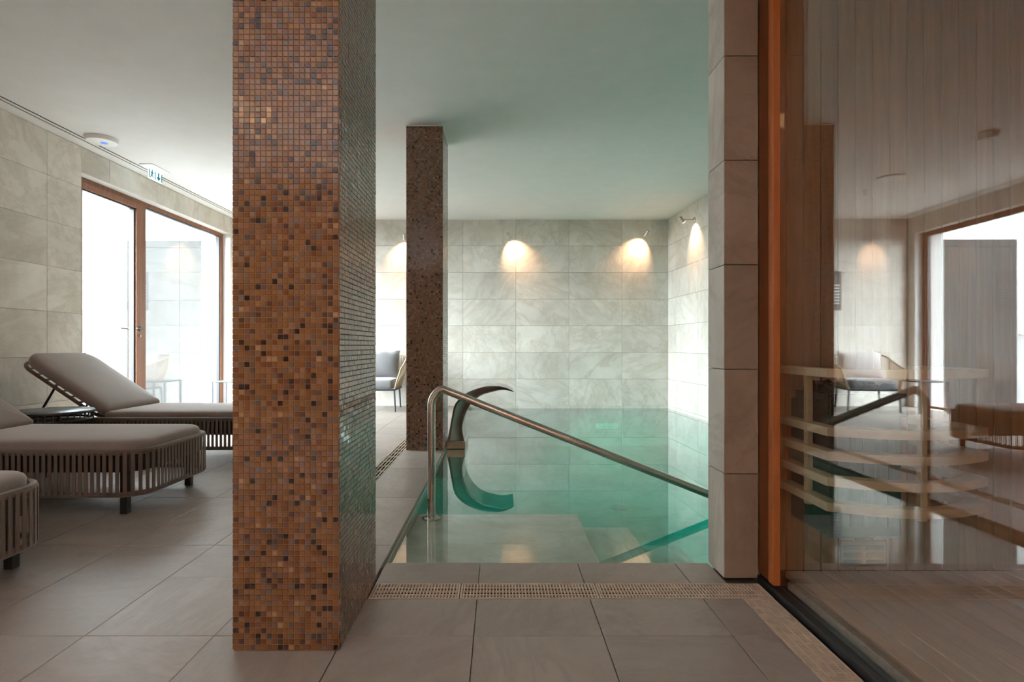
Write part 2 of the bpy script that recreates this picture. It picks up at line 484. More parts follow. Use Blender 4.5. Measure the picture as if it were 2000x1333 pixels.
# ------------------------------------------------------------------ pool
bm = bm_new()
box(bm, PX-.3, 3.3, PY-.2, YB+.2, ZP-.2, ZP)                # bottom
box(bm, PX-.22, PX, PY-.2, YB, ZP, -.023)                   # left side
box(bm, PX, 3.3, PY-.17, PY, ZP, -.023)                     # near side
pool = obj('swimming_pool', bm, 'pool_stone'); tag(pool, 'sunken stone pool with steps and green water', None, kind='structure')
SY = 3.345
bm = bm_new(); box(bm, PX, .455, PY, SY, ZP, -.095, .003); obj('step', bm, 'pool_stone', pool)
bm = bm_new(); box(bm, .455, .755, PY, SY, ZP, -.172, .003); obj('step', bm, 'pool_stone', pool)
bm = bm_new(); box(bm, .755, 1.055, PY, SY, ZP, -.28, .003); obj('step', bm, 'pool_stone', pool)
bm = bm_new(); box(bm, 1.055, 1.355, PY, SY, ZP, -.42, .003); obj('step', bm, 'pool_stone', pool)
for x, y in ((1.17, 7.3), (1.10, 5.25)):
    bm = bm_new(); lathe(bm, [(.075, 0), (.075, .012), (.06, .016), (.055, .010), (.02, .010)], (x, y, ZP), 24)
    obj('floor_inlet', bm, 'lamp_metal', pool, smooth=True)
for x in (.42, 1.61):
    bm = bm_new()
    box(bm, x-.16, x+.16, YB-.012, YB-.002, -.335, -.265)
    gi = obj('wall_inlet', bm, 'lamp_metal', pool)
    bm = bm_new()
    for k in range(4): box(bm, x-.145, x+.145, YB-.015, YB-.011, -.328+k*.016, -.320+k*.016)
    obj('slit', bm, 'slot', gi)
bm = bm_new(); box(bm, PX+.001, 2.9, PY+.001, YB-.001, ZP+.001, ZW)
water = obj('pool_water', bm, 'water'); tag(water, 'still green pool water mirroring the stone walls', 'water', kind='stuff')
# trim the water to the slanting right wall
me = water.data
for v in me.vertices:
    if v.co.x > 2: v.co.x = RW0.x + (RW1.x-RW0.x)*(v.co.y-RW0.y)/(RW1.y-RW0.y) - .001

# ------------------------------------------------------------------ mosaic columns
PITCH, TS = .01625, .0146
def mosaic_field(faces, jit=.018, seed=1):
    """faces = [(origin, u, v, n, nu, nv)] -> one mesh of glass tiles with a tint per tile"""
    rnd = random.Random(seed); vs, fs, tint = [], [], []
    h0, h1 = TS/2, TS/2-.0007
    for o, u, v, n, nu, nv, skip in faces:
        for i in range(nu):
            for j in range(nv):
                if skip and skip(i, j): continue
                c = o + u*((i+.5)*PITCH) + v*((j+.5)*PITCH)
                a, b = rnd.uniform(-jit, jit), rnd.uniform(-jit, jit); up = .0017 + rnd.uniform(-.0003, .0003)
                k = len(vs); t = rnd.random()
                for sx, sy in ((-1,-1), (1,-1), (1,1), (-1,1)):
                    vs.append(tuple(c + u*(sx*h0) + v*(sy*h0)))
                for sx, sy in ((-1,-1), (1,-1), (1,1), (-1,1)):
                    vs.append(tuple(c + u*(sx*h1) + v*(sy*h1) + n*(up + a*sx*h1 + b*sy*h1)))
                fs.append((k+4, k+5, k+6, k+7)); tint.append(t)
                for q in range(4):
                    fs.append((k+q, k+(q+1) % 4, k+4+(q+1) % 4, k+4+q)); tint.append(t)
    me = bpy.data.meshes.new('mosaic'); me.from_pydata(vs, [], fs)
    at = me.attributes.new('tint', 'FLOAT', 'FACE'); at.data.foreach_set('value', tint)
    return me
X3, Y3, Z3 = Vector((1, 0, 0)), Vector((0, 1, 0)), Vector((0, 0, 1))
def mosaic_column(x0, x1, y0, y1, label, mat, singles, seed):
    root = thing('mosaic_column', label, 'column', ((x0+x1)/2, (y0+y1)/2, 0))
    bm = bm_new(); box(bm, x0+.002, x1-.002, y0+.002, y1-.002, 0, H, .003, 2)
    obj('core', bm, 'mosaic_grout', root, world=True)
    nx, ny, nz = int((x1-x0-.004)/PITCH), int((y1-y0-.004)/PITCH), int((H-.004)/PITCH)
    mx, my = ((x1-x0)-nx*PITCH)/2, ((y1-y0)-ny*PITCH)/2
    L = root.location; e = .0019
    j0, j1 = 47, 62
    sk = (lambda i, j: j0 <= j < j1) if singles else None
    zb = .003
    faces = [(Vector((x0+mx, y0+e, zb))-L, X3, Z3, -Y3, nx, nz, sk), (Vector((x1-e, y0+my, zb))-L, Y3, Z3, X3, ny, nz, None),
             (Vector((x1-mx, y1-e, zb))-L, -X3, Z3, Y3, nx, nz, None), (Vector((x0+e, y1-my, zb))-L, -Y3, Z3, -X3, ny, nz, None)]
    me = mosaic_field(faces, seed=seed); me.materials.append(M[mat])
    f = bpy.data.objects.new('tile_field', me); COL.objects.link(f); f.parent = root; f['kind'] = 'stuff'
    if singles:
        bm = bm_new(); h0, h1 = TS/2, TS/2-.0007
        a = [bm.verts.new((sx*h0, 0, sz*h0)) for sx, sz in ((-1,-1), (1,-1), (1,1), (-1,1))]
        b = [bm.verts.new((sx*h1, -.0017, sz*h1)) for sx, sz in ((-1,-1), (1,-1), (1,1), (-1,1))]
        bm.faces.new(b)
        for q in range(4): bm.faces.new((a[q], a[(q+1) % 4], b[(q+1) % 4], b[q]))
        tm = mk('tile', bm); tm.materials.append(M['mosaic_obj'])
        for i in range(nx):
            for j in range(j0, j1):
                o = bpy.data.objects.new('tile', tm); COL.objects.link(o); o.parent = root
                o.location = Vector((x0+mx+(i+.5)*PITCH, y0+e, zb+(j+.5)*PITCH)) - L
                o.rotation_euler = (random.uniform(-.018, .018), 0, random.uniform(-.018, .018))
    bm = bm_new()
    for a in ((x0-.004, x1+.004, y0-.004, y0), (x0-.004, x1+.004, y1, y1+.004), (x1, x1+.004, y0, y1), (x0-.004, x0, y0, y1)):
        box(bm, a[0], a[1], a[2], a[3], H-.008, H)
    obj('ceiling_bead', bm, 'white', root, world=True)
    return root
mosaic_column(-.784, -.469, 1.665, 2.159, 'tall column of brown glass mosaic standing beside the drain grate', 'mosaic_far', True, 11)
mosaic_column(-.804, -.4876, 4.88, 5.37, 'dark mosaic column at the pool edge behind the handrail', 'mosaic_dim', False, 12)

# ------------------------------------------------------------------ drain grates
def grate(label, x0, x1, y0, y1, along, pitch, rows=4, group='drain grates'):
    root = thing('drain_grate', label, 'grate', ((x0+x1)/2, (y0+y1)/2, -.02))
    z0, z1 = -.007, .0005; e = .006
    bm = bm_new(); box(bm, x0, x1, y0, y1, -.0218, -.0205); obj('channel', bm, 'slot', root, world=True)
    bm = bm_new()
    for a in ((x0, x1, y0, y0+e), (x0, x1, y1-e, y1), (x0, x0+e, y0+e, y1-e), (x1-e, x1, y0+e, y1-e)): box(bm, a[0], a[1], a[2], a[3], z0, z1)
    obj('frame', bm, 'grate', root, world=True)
    bm = bm_new()
    if along == 'X':
        for k in range(1, rows): y = y0 + (y1-y0)*k/rows; box(bm, x0+e, x1-e, y-.003, y+.003, z0, z1-.0005)
    else:
        for k in range(1, rows): x = x0 + (x1-x0)*k/rows; box(bm, x-.0025, x+.0025, y0+e, y1-e, z0, z1-.0005)
    obj('long_bars', bm, 'grate', root, world=True, kind='stuff')
    bm = bm_new(); n = int(((x1-x0) if along == 'X' else (y1-y0))/pitch)
    for k in range(1, n):
        if along == 'X': p = x0 + k*(x1-x0)/n; box(bm, p-.0022, p+.0022, y0+e, y1-e, z0, z1-.001)
        else: p = y0 + k*(y1-y0)/n; box(bm, x0+e, x1-e, p-.0022, p+.0022, z0, z1-.001)
    obj('cross_bars', bm, 'grate', root, world=True, kind='stuff')
    return root
gy0, gy1 = GF[0]+.003, GF[1]-.003
grate('short piece of drain grate touching the brown mosaic column', -.466, -.146, gy0, gy1, 'X', .0118)
grate('middle piece of drain grate in front of the pool', -.142, .354, gy0, gy1, 'X', .0118)
grate('piece of drain grate ending at the sauna threshold', .358, .972, gy0, gy1, 'X', .0118)
for k, (a, b) in enumerate(((1.012, 2.01), (.01, 1.008), (-1.0, .006))):
    if b > .6: grate(('narrow drain grate along the sauna threshold, its end meeting the cross grate', 'narrow drain grate along the sauna threshold, nearest the camera')[k], GS[0]+.003, GS[1]-.002, a, b, 'Y', .0105)
ys = [2.205, 3.4, 4.6, 5.8, 7.0, 8.5]
nm = ['beside the near mosaic column', 'left of the handrail post', 'beside the far mosaic column', 'behind the far mosaic column', 'ending by the far stone wall']
for k in range(5):
    grate('drain grate left of the pool, ' + nm[k], GL[0]+.003, GL[1]-.003, ys[k]+.002, ys[k+1]-.002, 'Y', .15)

# ------------------------------------------------------------------ pool handrail
RY = 3.26
rail = thing('pool_handrail', 'brushed steel handrail sloping down into the pool', 'handrail', (-.40, RY, -.095))
bx, zt = -.391, .655
pts = [(bx, RY, -.09), (bx, RY, .3), (bx, RY, zt-.10)]
sl = math.radians(21.6); R = .10
# bend from upright to the slope
ang = PI/2 + sl
cx_ = bx + R
for k in range(1, 9):
    a = PI - k*(PI/2 + -sl + 2*sl)/8 * (PI/2+sl - 2*sl)/(PI/2+sl) if False else PI - k*(PI/2 - sl)/8
    pts.append((cx_ + R*math.cos(a), RY, zt-.10 + R*math.sin(a)))
lx, _, lz = pts[-1]
Lr = 2.05
for k in range(1, 5): pts.append((lx + Lr*k/4*math.cos(sl), RY, lz - Lr*k/4*math.sin(sl)))
bm = bm_new(); tube(bm, pts, .0225, 18); obj('rail_tube', bm, 'steel', rail, smooth=True, world=True)
bm = bm_new(); lathe(bm, [(.055, 0), (.055, .006), (.05, .010), (.024, .012)], (bx, RY, -.095), 28); obj('floor_flange', bm, 'steel', rail, smooth=True, world=True)
ex, ez = pts[-1][0], pts[-1][2]
bm = bm_new(); tube(bm, [(ex-.25, RY, ez+.25*math.tan(sl)-.02), (ex-.25, RY, ZP)], .0225, 16); obj('lower_post', bm, 'steel', rail, smooth=True, world=True)

# ------------------------------------------------------------------ swan neck waterfall spout
def px2(px, py, Y): return ((px-976)*Y/1111, .894 - (py-676.5)*Y/1111)
SYN, SYF = 5.15, 5.60
outer = [(873.5, 862), (876, 850), (881.8, 818.6), (888, 791), (902.8, 774.5), (919.6, 764), (946.9, 755.5), (972, 754.5), (991, 758.7), (1003.6, 765.4)]
inner = [(907, 862.7), (902.8, 839.6), (905.9, 818.6), (915.4, 795.5), (936.4, 774.5), (961.6, 766), (982.6, 762), (1003.6, 766.2)]
po = [px2(a, b, SYN) for a, b in outer]; pi_ = [px2(a, b, SYN) for a, b in inner]
def spl(p, n=26):
    out = []
    P = [p[0]] + p + [p[-1]]
    for i in range(1, len(P)-2):
        for k in range(n//(len(P)-3)+1):
            t = k/(n//(len(P)-3)+1)
            q = [P[i-1], P[i], P[i+1], P[i+2]]
            out.append(tuple(.5*((2*q[1][d]) + (-q[0][d]+q[2][d])*t + (2*q[0][d]-5*q[1][d]+4*q[2][d]-q[3][d])*t*t + (-q[0][d]+3*q[1][d]-3*q[2][d]+q[3][d])*t**3) for d in (0, 1)))
    out.append(p[-1]); return out
so, si = spl(po, 30), spl(pi_, 30)
def resample(p, n):
    L = [0]
    for a, b in zip(p, p[1:]): L.append(L[-1] + math.dist(a, b))
    out = []
    for k in range(n):
        t = L[-1]*k/(n-1); i = 0
        while i < len(L)-2 and L[i+1] < t: i += 1
        f = (t-L[i])/max(1e-9, L[i+1]-L[i]); out.append(tuple(p[i][d]*(1-f)+p[i+1][d]*f for d in (0, 1)))
    return out
so, si = resample(so, 28), resample(si, 28)
spout = thing('waterfall_spout', 'curved polished steel waterfall spout arching over the pool', 'spout', (-.40, 5.37, -.036))
def strip(bm, A, B, y0, y1, yb=None):
    """a curved plate between the outlines A and B, from y0 to y1"""
    n = len(A); g = []
    for (a, b) in zip(A, B):
        g.append([bm.verts.new((a[0], y0, a[1])), bm.verts.new((b[0], yb or y0, b[1])), bm.verts.new((b[0], y1, b[1])), bm.verts.new((a[0], y1, a[1]))])
    for i in range(n-1):
        for q in range(4): bm.faces.new((g[i][q], g[i][(q+1) % 4], g[i+1][(q+1) % 4], g[i+1][q]))
    bm.faces.new(g[0]); bm.faces.new(g[-1][::-1])
def lerp(A, B, t): return [tuple(a[d]*(1-t)+b[d]*t for d in (0, 1)) for a, b in zip(A, B)]
bm = bm_new(); strip(bm, so, lerp(so, si, .16), SYN, SYF); obj('outer_sheet', bm, 'polished', spout, smooth=True, world=True)
bm = bm_new(); strip(bm, lerp(so, si, .84), si, SYN, SYF); obj('inner_sheet', bm, 'polished', spout, smooth=True, world=True)
bm = bm_new(); strip(bm, lerp(so, si, .14), lerp(so, si, .86), SYN+.006, SYF-.012, SYN+.05); obj('side_plate', bm, 'mirror', spout, smooth=True, world=True)
x0 = PX+.001; x1 = px2(909, 0, SYN)[0]
bm = bm_new(); box(bm, x0, x1, SYN-.01, SYF, -.036, .036, .004); obj('collar', bm, 'steel', spout, world=True)
bm = bm_new(); box(bm, PX+.002, x1-.012, SYN+.01, SYF-.01, -.30, -.034); obj('plinth', bm, 'pool_stone', spout, world=True)

# ------------------------------------------------------------------ terrace door in the left wall
door = thing('door_1', 'brown timber glazed terrace door with a fixed side pane', None, (XD, 6.9, 0), kind='structure')
XA, XB = XD-.07, XD
def dbox(name, y0, y1, z0, z1, mat, xa=XA, xb=XB, bev=.003):
    bm = bm_new(); box(bm, xa, xb, y0, y1, z0, z1, bev); return obj(name, bm, mat, door, world=True)
dbox('head_frame', DY0, DY1, 2.50, DZ, 'door_wood')
dbox('jamb', DY0, DY0+.06, 0, 2.50, 'door_wood'); dbox('jamb', DY1-.085, DY1, 0, 2.50, 'door_wood')
dbox('threshold', DY0, DY1, 0, .03, 'door_wood')
dbox('mullion', 6.475, 6.56, .03, 2.50, 'door_wood')
# moving leaf
dbox('leaf_stile', DY0+.06, DY0+.15, .03, 2.50, 'door_wood', XA-.005, XB+.012); dbox('leaf_stile', 6.375, 6.475, .03, 2.50, 'door_wood', XA-.005, XB+.012)
dbox('leaf_rail', DY0+.15, 6.375, 2.44, 2.50, 'door_wood', XA-.005, XB+.012); dbox('leaf_rail', DY0+.15, 6.375, .03, .12, 'door_wood', XA-.005, XB+.012)
for y0, y1, z0, z1 in ((DY0+.15, 6.375, 2.425, 2.44), (6.355, 6.375, .12, 2.425), (DY0+.15, 6.355, .12, .135), (6.56, 8.30, 2.488, 2.50), (8.285, 8.30, .03, 2.488)):
    dbox('gasket', y0, y1, z0, z1, 'black', XA+.02, XB-.008, 0)
dbox('leaf_pane', DY0+.15, 6.37, .12, 2.44, 'glass', XD-.045, XD-.037, 0)
dbox('side_pane', 6.56, 8.30, .03, 2.50, 'glass', XD-.045, XD-.037, 0)
def lever(x, sgn):
    bm = bm_new(); lathe(bm, [(.026, 0), (.026, .008), (.012, .010), (.010, .045)], (x, 6.425, 1.09), 18, axis=(sgn, 0, 0))
    xe = x + sgn*.045
    tube(bm, [(xe, 6.425, 1.09), (xe+sgn*.004, 6.40, 1.09), (xe+sgn*.004, 6.30, 1.092)], .0095, 10)
    return bm
obj('lever_handle', lever(XB+.012, 1), 'black', door, smooth=True, world=True)
obj('lever_handle', lever(XA-.005, -1), 'black', door, smooth=True, world=True)
bm = bm_new(); lathe(bm, [(.011, 0), (.011, .012), (.006, .014)], (XB+.012, 6.425, 1.01), 16, axis=(1, 0, 0)); obj('lock_cylinder', bm, 'lamp_metal', door, smooth=True, world=True)
dbox('black_block', DY0+.10, DY0+.15, .76, .83, 'black', XB+.012, XB+.05)  # small black block on the leaf stile

# outdoors behind the door
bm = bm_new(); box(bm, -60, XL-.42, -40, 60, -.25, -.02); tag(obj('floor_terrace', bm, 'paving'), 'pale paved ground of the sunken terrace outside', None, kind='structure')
bm = bm_new(); box(bm, -11, XL-.42, 9.05, 9.3, -.1, 4.6); tag(obj('wall_terrace', bm, 'render'), 'white rendered outdoor wall closing the terrace', None, kind='structure')
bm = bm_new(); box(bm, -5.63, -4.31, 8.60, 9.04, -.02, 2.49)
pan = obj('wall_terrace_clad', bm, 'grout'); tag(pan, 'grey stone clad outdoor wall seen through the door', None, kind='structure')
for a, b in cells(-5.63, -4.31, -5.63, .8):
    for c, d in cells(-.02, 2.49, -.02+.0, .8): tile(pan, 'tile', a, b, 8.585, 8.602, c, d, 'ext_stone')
hr = thing('stair_handrail', 'thin metal handrail on the white outdoor wall', 'handrail', (-6.1, 8.95, 1.0))
bm = bm_new(); tube(bm, [(-8.0, 8.95, 2.22), (-6.25, 8.95, 1.16), (-6.1, 8.95, 1.08), (-6.0, 8.95, 1.075)], .021, 10); obj('rail_tube', bm, 'lamp_metal', hr, smooth=True, world=True)
for x, z in ((-6.2, 1.12), (-7.4, 1.85)):
    bm = bm_new(); tube(bm, [(x, 8.95, z), (x, 8.96, z-.05), (x, 9.05, z-.06)], .010, 8); obj('bracket', bm, 'lamp_metal', hr, smooth=True, world=True)

# ------------------------------------------------------------------ sauna
SX = 1.06; SYB = 2.168; SZ = .04
bm = bm_new(); box(bm, 1.0, 3.3, SYB+.012, 2.186, 0, H)
ws = obj('wall_sauna_back', bm, 'slot'); tag(ws, 'sauna wall of upright timber planks behind the heater guard', None, kind='structure')
for a, b in cells(1.0, 3.2, 1.0916, .0658, .0035, .01):
    tile(ws, 'plank', a, b, SYB-.002+random.uniform(-.0006, .0006), SYB+.012, SZ, 2.36, 'plank', .002)
bm = bm_new(); box(bm, 3.212, 3.4, -1.2, 2.19, 0, H); wr = obj('wall_sauna_right', bm, 'plank'); tag(wr, 'right wall of the sauna in upright planks', None, kind='structure')
for a, b in cells(-1.2, 2.16, 0, .0658*2, .002, .01): tile(wr, 'plank', 3.198, 3.212, a, b, SZ, 2.36, 'plank', .002)
bm = bm_new(); box(bm, 1.0, 3.4, -1.4, -1.2, 0, H); tag(obj('wall_sauna_front', bm, 'plank'), 'near end wall of the sauna in timber', None, kind='structure')
bm = bm_new(); box(bm, 1.0, 3.4, -1.4, 2.19, 2.36, 2.44); tag(obj('ceiling_sauna', bm, 'plank'), 'low timber ceiling of the sauna', None, kind='structure')
bm = bm_new(); box(bm, 1.037, 3.4, -1.4, 2.19, -.1, .012); fs_ = obj('floor_sauna', bm, 'slot'); tag(fs_, 'sauna floor of pale timber boards with dark gaps', None, kind='structure')
for a, b in cells(1.085, 3.2, 1.085, .0688, .004, .02): tile(fs_, 'board', a, b, -1.2, 2.163, .014, SZ+random.uniform(-.0008, .0008), 'deck', .002)

win = thing('window_1', 'large sauna glass front in an orange timber frame', None, (1.02, .5, 0), kind='structure')
def wbox(name, x0, x1, y0, y1, z0, z1, mat, bev=.002, label=None):
    bm = bm_new(); box(bm, x0, x1, y0, y1, z0, z1, bev); return obj(name, bm, mat, win, world=True, label=label)
wbox('sill', .982, 1.036, -1.4, 2.17, -.02, .022, 'black', .002, 'black threshold under the glass')
wbox('glazing_bead', 1.037, 1.066, -1.2, 2.05, .012, .045, 'lamp_metal')
wbox('frame_post', .990, 1.022, 2.092, 2.172, .028, 2.36, 'jamb_wood')
wbox('frame_stile', .986, 1.012, 2.050, 2.090, .028, 2.36, 'frame_wood')
wbox('header', .985, 1.06, -1.4, 2.17, 2.36, H, 'frame_wood')
bm = bm_new(); box(bm, -.004, .004, -1.68, 1.68, .025, 2.36)
gp = obj('glass_pane', bm, 'sauna_glass', win); gp.location = Vector((1.004, .37, 0)) - win.location; gp.rotation_euler = (0, 0, -.0060)

heater = thing('sauna_heater', 'dark steel sauna heater topped with black stones behind the timber guard', 'heater', (1.30, 2.0, SZ))
bm = bm_new(); box(bm, 1.105, 1.345, 1.90, 2.164, .25, .70, .008, 2); obj('body', bm, 'heater', heater, world=True)
bm = bm_new()
for a in ((1.098, 1.352, 1.888, 1.902), (1.098, 1.352, 2.098, 2.112), (1.098, 1.108, 1.902, 2.098), (1.342, 1.352, 1.902, 2.098)): box(bm, a[0], a[1], a[2], a[3], .66, .735, .002)
obj('stone_basket', bm, 'heater', heater, world=True)
for k in range(5):
    bm = bm_new(); x = 1.125+k*.042; box(bm, x, x+.02, 1.893, 1.90, .29, .62, .002); obj('front_fin', bm, 'heater', heater, world=True)
rocks = []
for k in range(3):
    bm = bm_new(); bmesh.ops.create_icosphere(bm, subdivisions=1, radius=.036)
    for v in bm.verts: v.co *= random.uniform(.78, 1.15)
    me = mk('stone', bm); me.materials.append(M['rock']); rocks.append(me)
for i in range(4):
    for j in range(4):
        o = bpy.data.objects.new('stone', rocks[(i*3+j) % 3]); COL.objects.link(o); o.parent = heater
        o.location = Vector((1.138+i*.057+random.uniform(-.006, .006), 1.93+j*.047, .735+random.uniform(-.006, .022))) - heater.location
        o.rotation_euler = (random.random()*6, random.random()*6, random.random()*6)

guard = thing('heater_guard', 'pale timber guard rail of curved slats around the sauna heater', 'guard', (1.30, 1.95, SZ))
def guard_path(off):
    P = [(1.062+off, 2.15), (1.062+off, 1.86)]
    x0, x1 = 1.062+off, 1.585-off
    for k in range(0, 13):
        t = k/12; x = x0 + (x1-x0)*t
        P.append((x, 1.845+off*.9 - .085*math.sin(PI*t)**.9))
    P += [(x1, 1.86), (x1, 2.15)]
    return P
for z in (.792, .602, .523, .440, .358):
    A, B = guard_path(0), guard_path(.045)
    bm = bm_new(); g = []
    for a, b in zip(A, B):
        g.append([bm.verts.new((a[0], a[1], z)), bm.verts.new((b[0], b[1], z)), bm.verts.new((b[0], b[1], z+.028)), bm.verts.new((a[0], a[1], z+.028))])
    for i in range(len(g)-1):
        for q in range(4): bm.faces.new((g[i][q], g[i][(q+1) % 4], g[i+1][(q+1) % 4], g[i+1][q]))
    bm.faces.new(g[0]); bm.faces.new(g[-1][::-1])
    obj('slat', bm, 'rail_wood', guard, world=True)
for x, y, z0 in ((1.074, 2.0, .34), (1.325, 1.80, .34), (1.55, 2.0, .34)):
    bm = bm_new(); box(bm, x, x+.022, y-.011, y+.011, z0, .80, .002); obj('upright', bm, 'rail_wood', guard, world=True)
vent = thing('wall_vent', 'low sauna wall vent with six dark slots', 'vent', (1.38, SYB, .10))
bm = bm_new(); box(bm, 1.295, 1.47, SYB-.008, SYB-.002, .055, .155, .002); obj('plate', bm, 'vent_brown', vent, world=True)
for x in (1.308, 1.392):
    for z in (.066, .094, .122):
        bm = bm_new(); box(bm, x, x+.065, SYB-.0095, SYB-.0078, z, z+.014); obj('slot', bm, 'slot', vent, world=True)

# ------------------------------------------------------------------ sun loungers
def make_lounger(label, loc, back_deg):
    """length along x, foot at +x; root on the floor under the middle"""
    root = thing('sun_lounger', label, 'lounger', loc, 0, 'sun loungers along the left wall')
    x0, x1, hw = -.94, .99, .37; hinge = -.18
    per = rrect(x0, x1, -hw, hw, .15, 7)
    bm = bm_new(); tube(bm, [(p[0], p[1], .335) for p in per], .016, 8, closed=True); obj('top_rail', bm, 'strap', root, smooth=True)
    bm = bm_new(); tube(bm, [(p[0], p[1], .112) for p in per], .014, 8, closed=True); obj('bottom_rail', bm, 'strap', root, smooth=True)
    ip = rrect(x0+.03, x1-.03, -hw+.03, hw-.03, .12, 6)
    bm = bm_new(); prism(bm, ip, lambda a, b, d: (a, b, d), .225, .315); obj('inner_frame', bm, 'black', root)
    for x in (x0+.07, x1-.12):
        for y in (-.31, .31):
            bm = bm_new(); box(bm, x-.019, x+.019, y-.019, y+.019, 0, .23, .003); obj('leg', bm, 'black', root)
    bm = bm_new()
    prism(bm, [(-.009, -.112), (-.009, .112), (.009, .112), (.009, -.112)], lambda a, b, d: (a, d + .006*(1-(b/.112)**2), b), 0, .004)
    sm = mk('strap', bm); sm.materials.append(M['strap'])
    pp = per + [per[0]]; L = [0]
    for a, b in zip(pp, pp[1:]): L.append(L[-1] + math.dist(a, b))
    n = int(L[-1]/.0316); i = 0
    for k in range(n):
        t = L[-1]*k/n
        while L[i+1] < t: i += 1
        f = (t-L[i])/max(1e-9, L[i+1]-L[i]); a, b = pp[i], pp[i+1]
        o = bpy.data.objects.new('strap', sm); COL.objects.link(o); o.parent = root
        th = math.atan2(b[1]-a[1], b[0]-a[0])
        o.location = (a[0]*(1-f)+b[0]*f + .012*math.sin(th), a[1]*(1-f)+b[1]*f - .012*math.cos(th), .2235)
        o.rotation_euler = (0, 0, th + PI)
    bm = bm_new(); cushion(bm, hinge+.004, x1-.02, -hw+.022, hw-.022, .318, .392, [.13, .13, .03, .03], .006)
    obj('seat_cushion', bm, 'cushion', root, smooth=True)
    a = math.radians(back_deg)
    def tf(v):
        dx = hinge - v.x; dz = v.z - .318
        return Vector((hinge - dx*math.cos(a) + dz*math.sin(a), v.y, .335 + dx*math.sin(a) + dz*math.cos(a)))
    bm = bm_new(); cushion(bm, hinge-.79, hinge-.004, -hw+.022, hw-.022, .330, .408, [.03, .03, .13, .13], .008, tf)
    obj('back_cushion', bm, 'cushion', root, smooth=True)
    bm = bm_new(); fr = rrect(hinge-.785, hinge, -hw+.03, hw-.03, .12, 6)
    tube(bm, [tuple(tf(Vector((p[0], p[1], .308)))) for p in fr], .014, 8, closed=True); obj('back_frame', bm, 'strap', root, smooth=True)
    bm = bm_new()
    for k in range(9):
        x = hinge-.08-k*.078; tube(bm, [tuple(tf(Vector((x, y, .308)))) for y in (-hw+.03, hw-.03)], .008, 6)
    obj('back_webbing', bm, 'strap', root, smooth=True, kind='stuff')
    bm = bm_new()
    for y in (-.25, .25): tube(bm, [tuple(tf(Vector((hinge-.5, y, .308)))), (hinge-.62, y, .27)], .009, 8)
    obj('back_strut', bm, 'black', root, smooth=True)
    return root
CX = -1.93-.94
l3 = make_lounger('taupe sun lounger in front of the terrace door, its back raised', (CX, 4.72, 0), 34)
l2 = dup(l3, loc=(CX, 3.35, 0), label='middle taupe lounger with its whole foot end in view')
l1 = dup(l3, loc=(CX+.035, 1.98, 0), label='taupe lounger cut off by the left picture edge, only its foot corner showing')

# side tables
def drum_table(label, loc):
    r = thing('side_table', label, 'table', loc)
    bm = bm_new(); lathe(bm, [(.245, .418), (.255, .424), (.255, .434), (.25, .438), (.05, .438)], (0, 0, 0), 40); obj('table_top', bm, 'dark_top', r, smooth=True)
    for nme, z, rr in (('upper_ring', .372, .236), ('lower_ring', .05, .20)):
        bm = bm_new(); tube(bm, [(rr*math.cos(2*PI*k/32), rr*math.sin(2*PI*k/32), z) for k in range(32)], .009, 6, closed=True); obj(nme, bm, 'black', r, smooth=True)
    bm = bm_new()
    for k in range(36):
        a = 2*PI*k/36; c, s = math.cos(a), math.sin(a)
        tube(bm, [(.236*c, .236*s, .42), (.236*c, .236*s, .372)], .0045, 5)
    obj('short_bars', bm, 'black', r, kind='stuff')
    for k in range(4):
        a = 2*PI*k/4 + .5; c, s = math.cos(a), math.sin(a)
        bm = bm_new(); tube(bm, [(.24*c, .24*s, .42), (.235*c, .235*s, .3), (.20*c, .20*s, 0)], .010, 8); obj('leg', bm, 'black', r, smooth=True)
    return r
drum_table('round black side table between the middle lounger and the lounger by the door', (-3.19, 4.05, 0))

sq = thing('lounge_table', 'small square dark metal table by the terrace door', 'table', (-3.62, 7.72, 0))
bm = bm_new(); box(bm, -.20, .20, -.20, .20, .412, .428, .003); obj('table_top', bm, 'dark_top', sq)
for x in (-1, 1):
    for y in (-1, 1):
        bm = bm_new(); box(bm, x*.185-.011, x*.185+.011, y*.185-.011, y*.185+.011, 0, .412, .002); obj('leg', bm, 'chair_metal', sq)

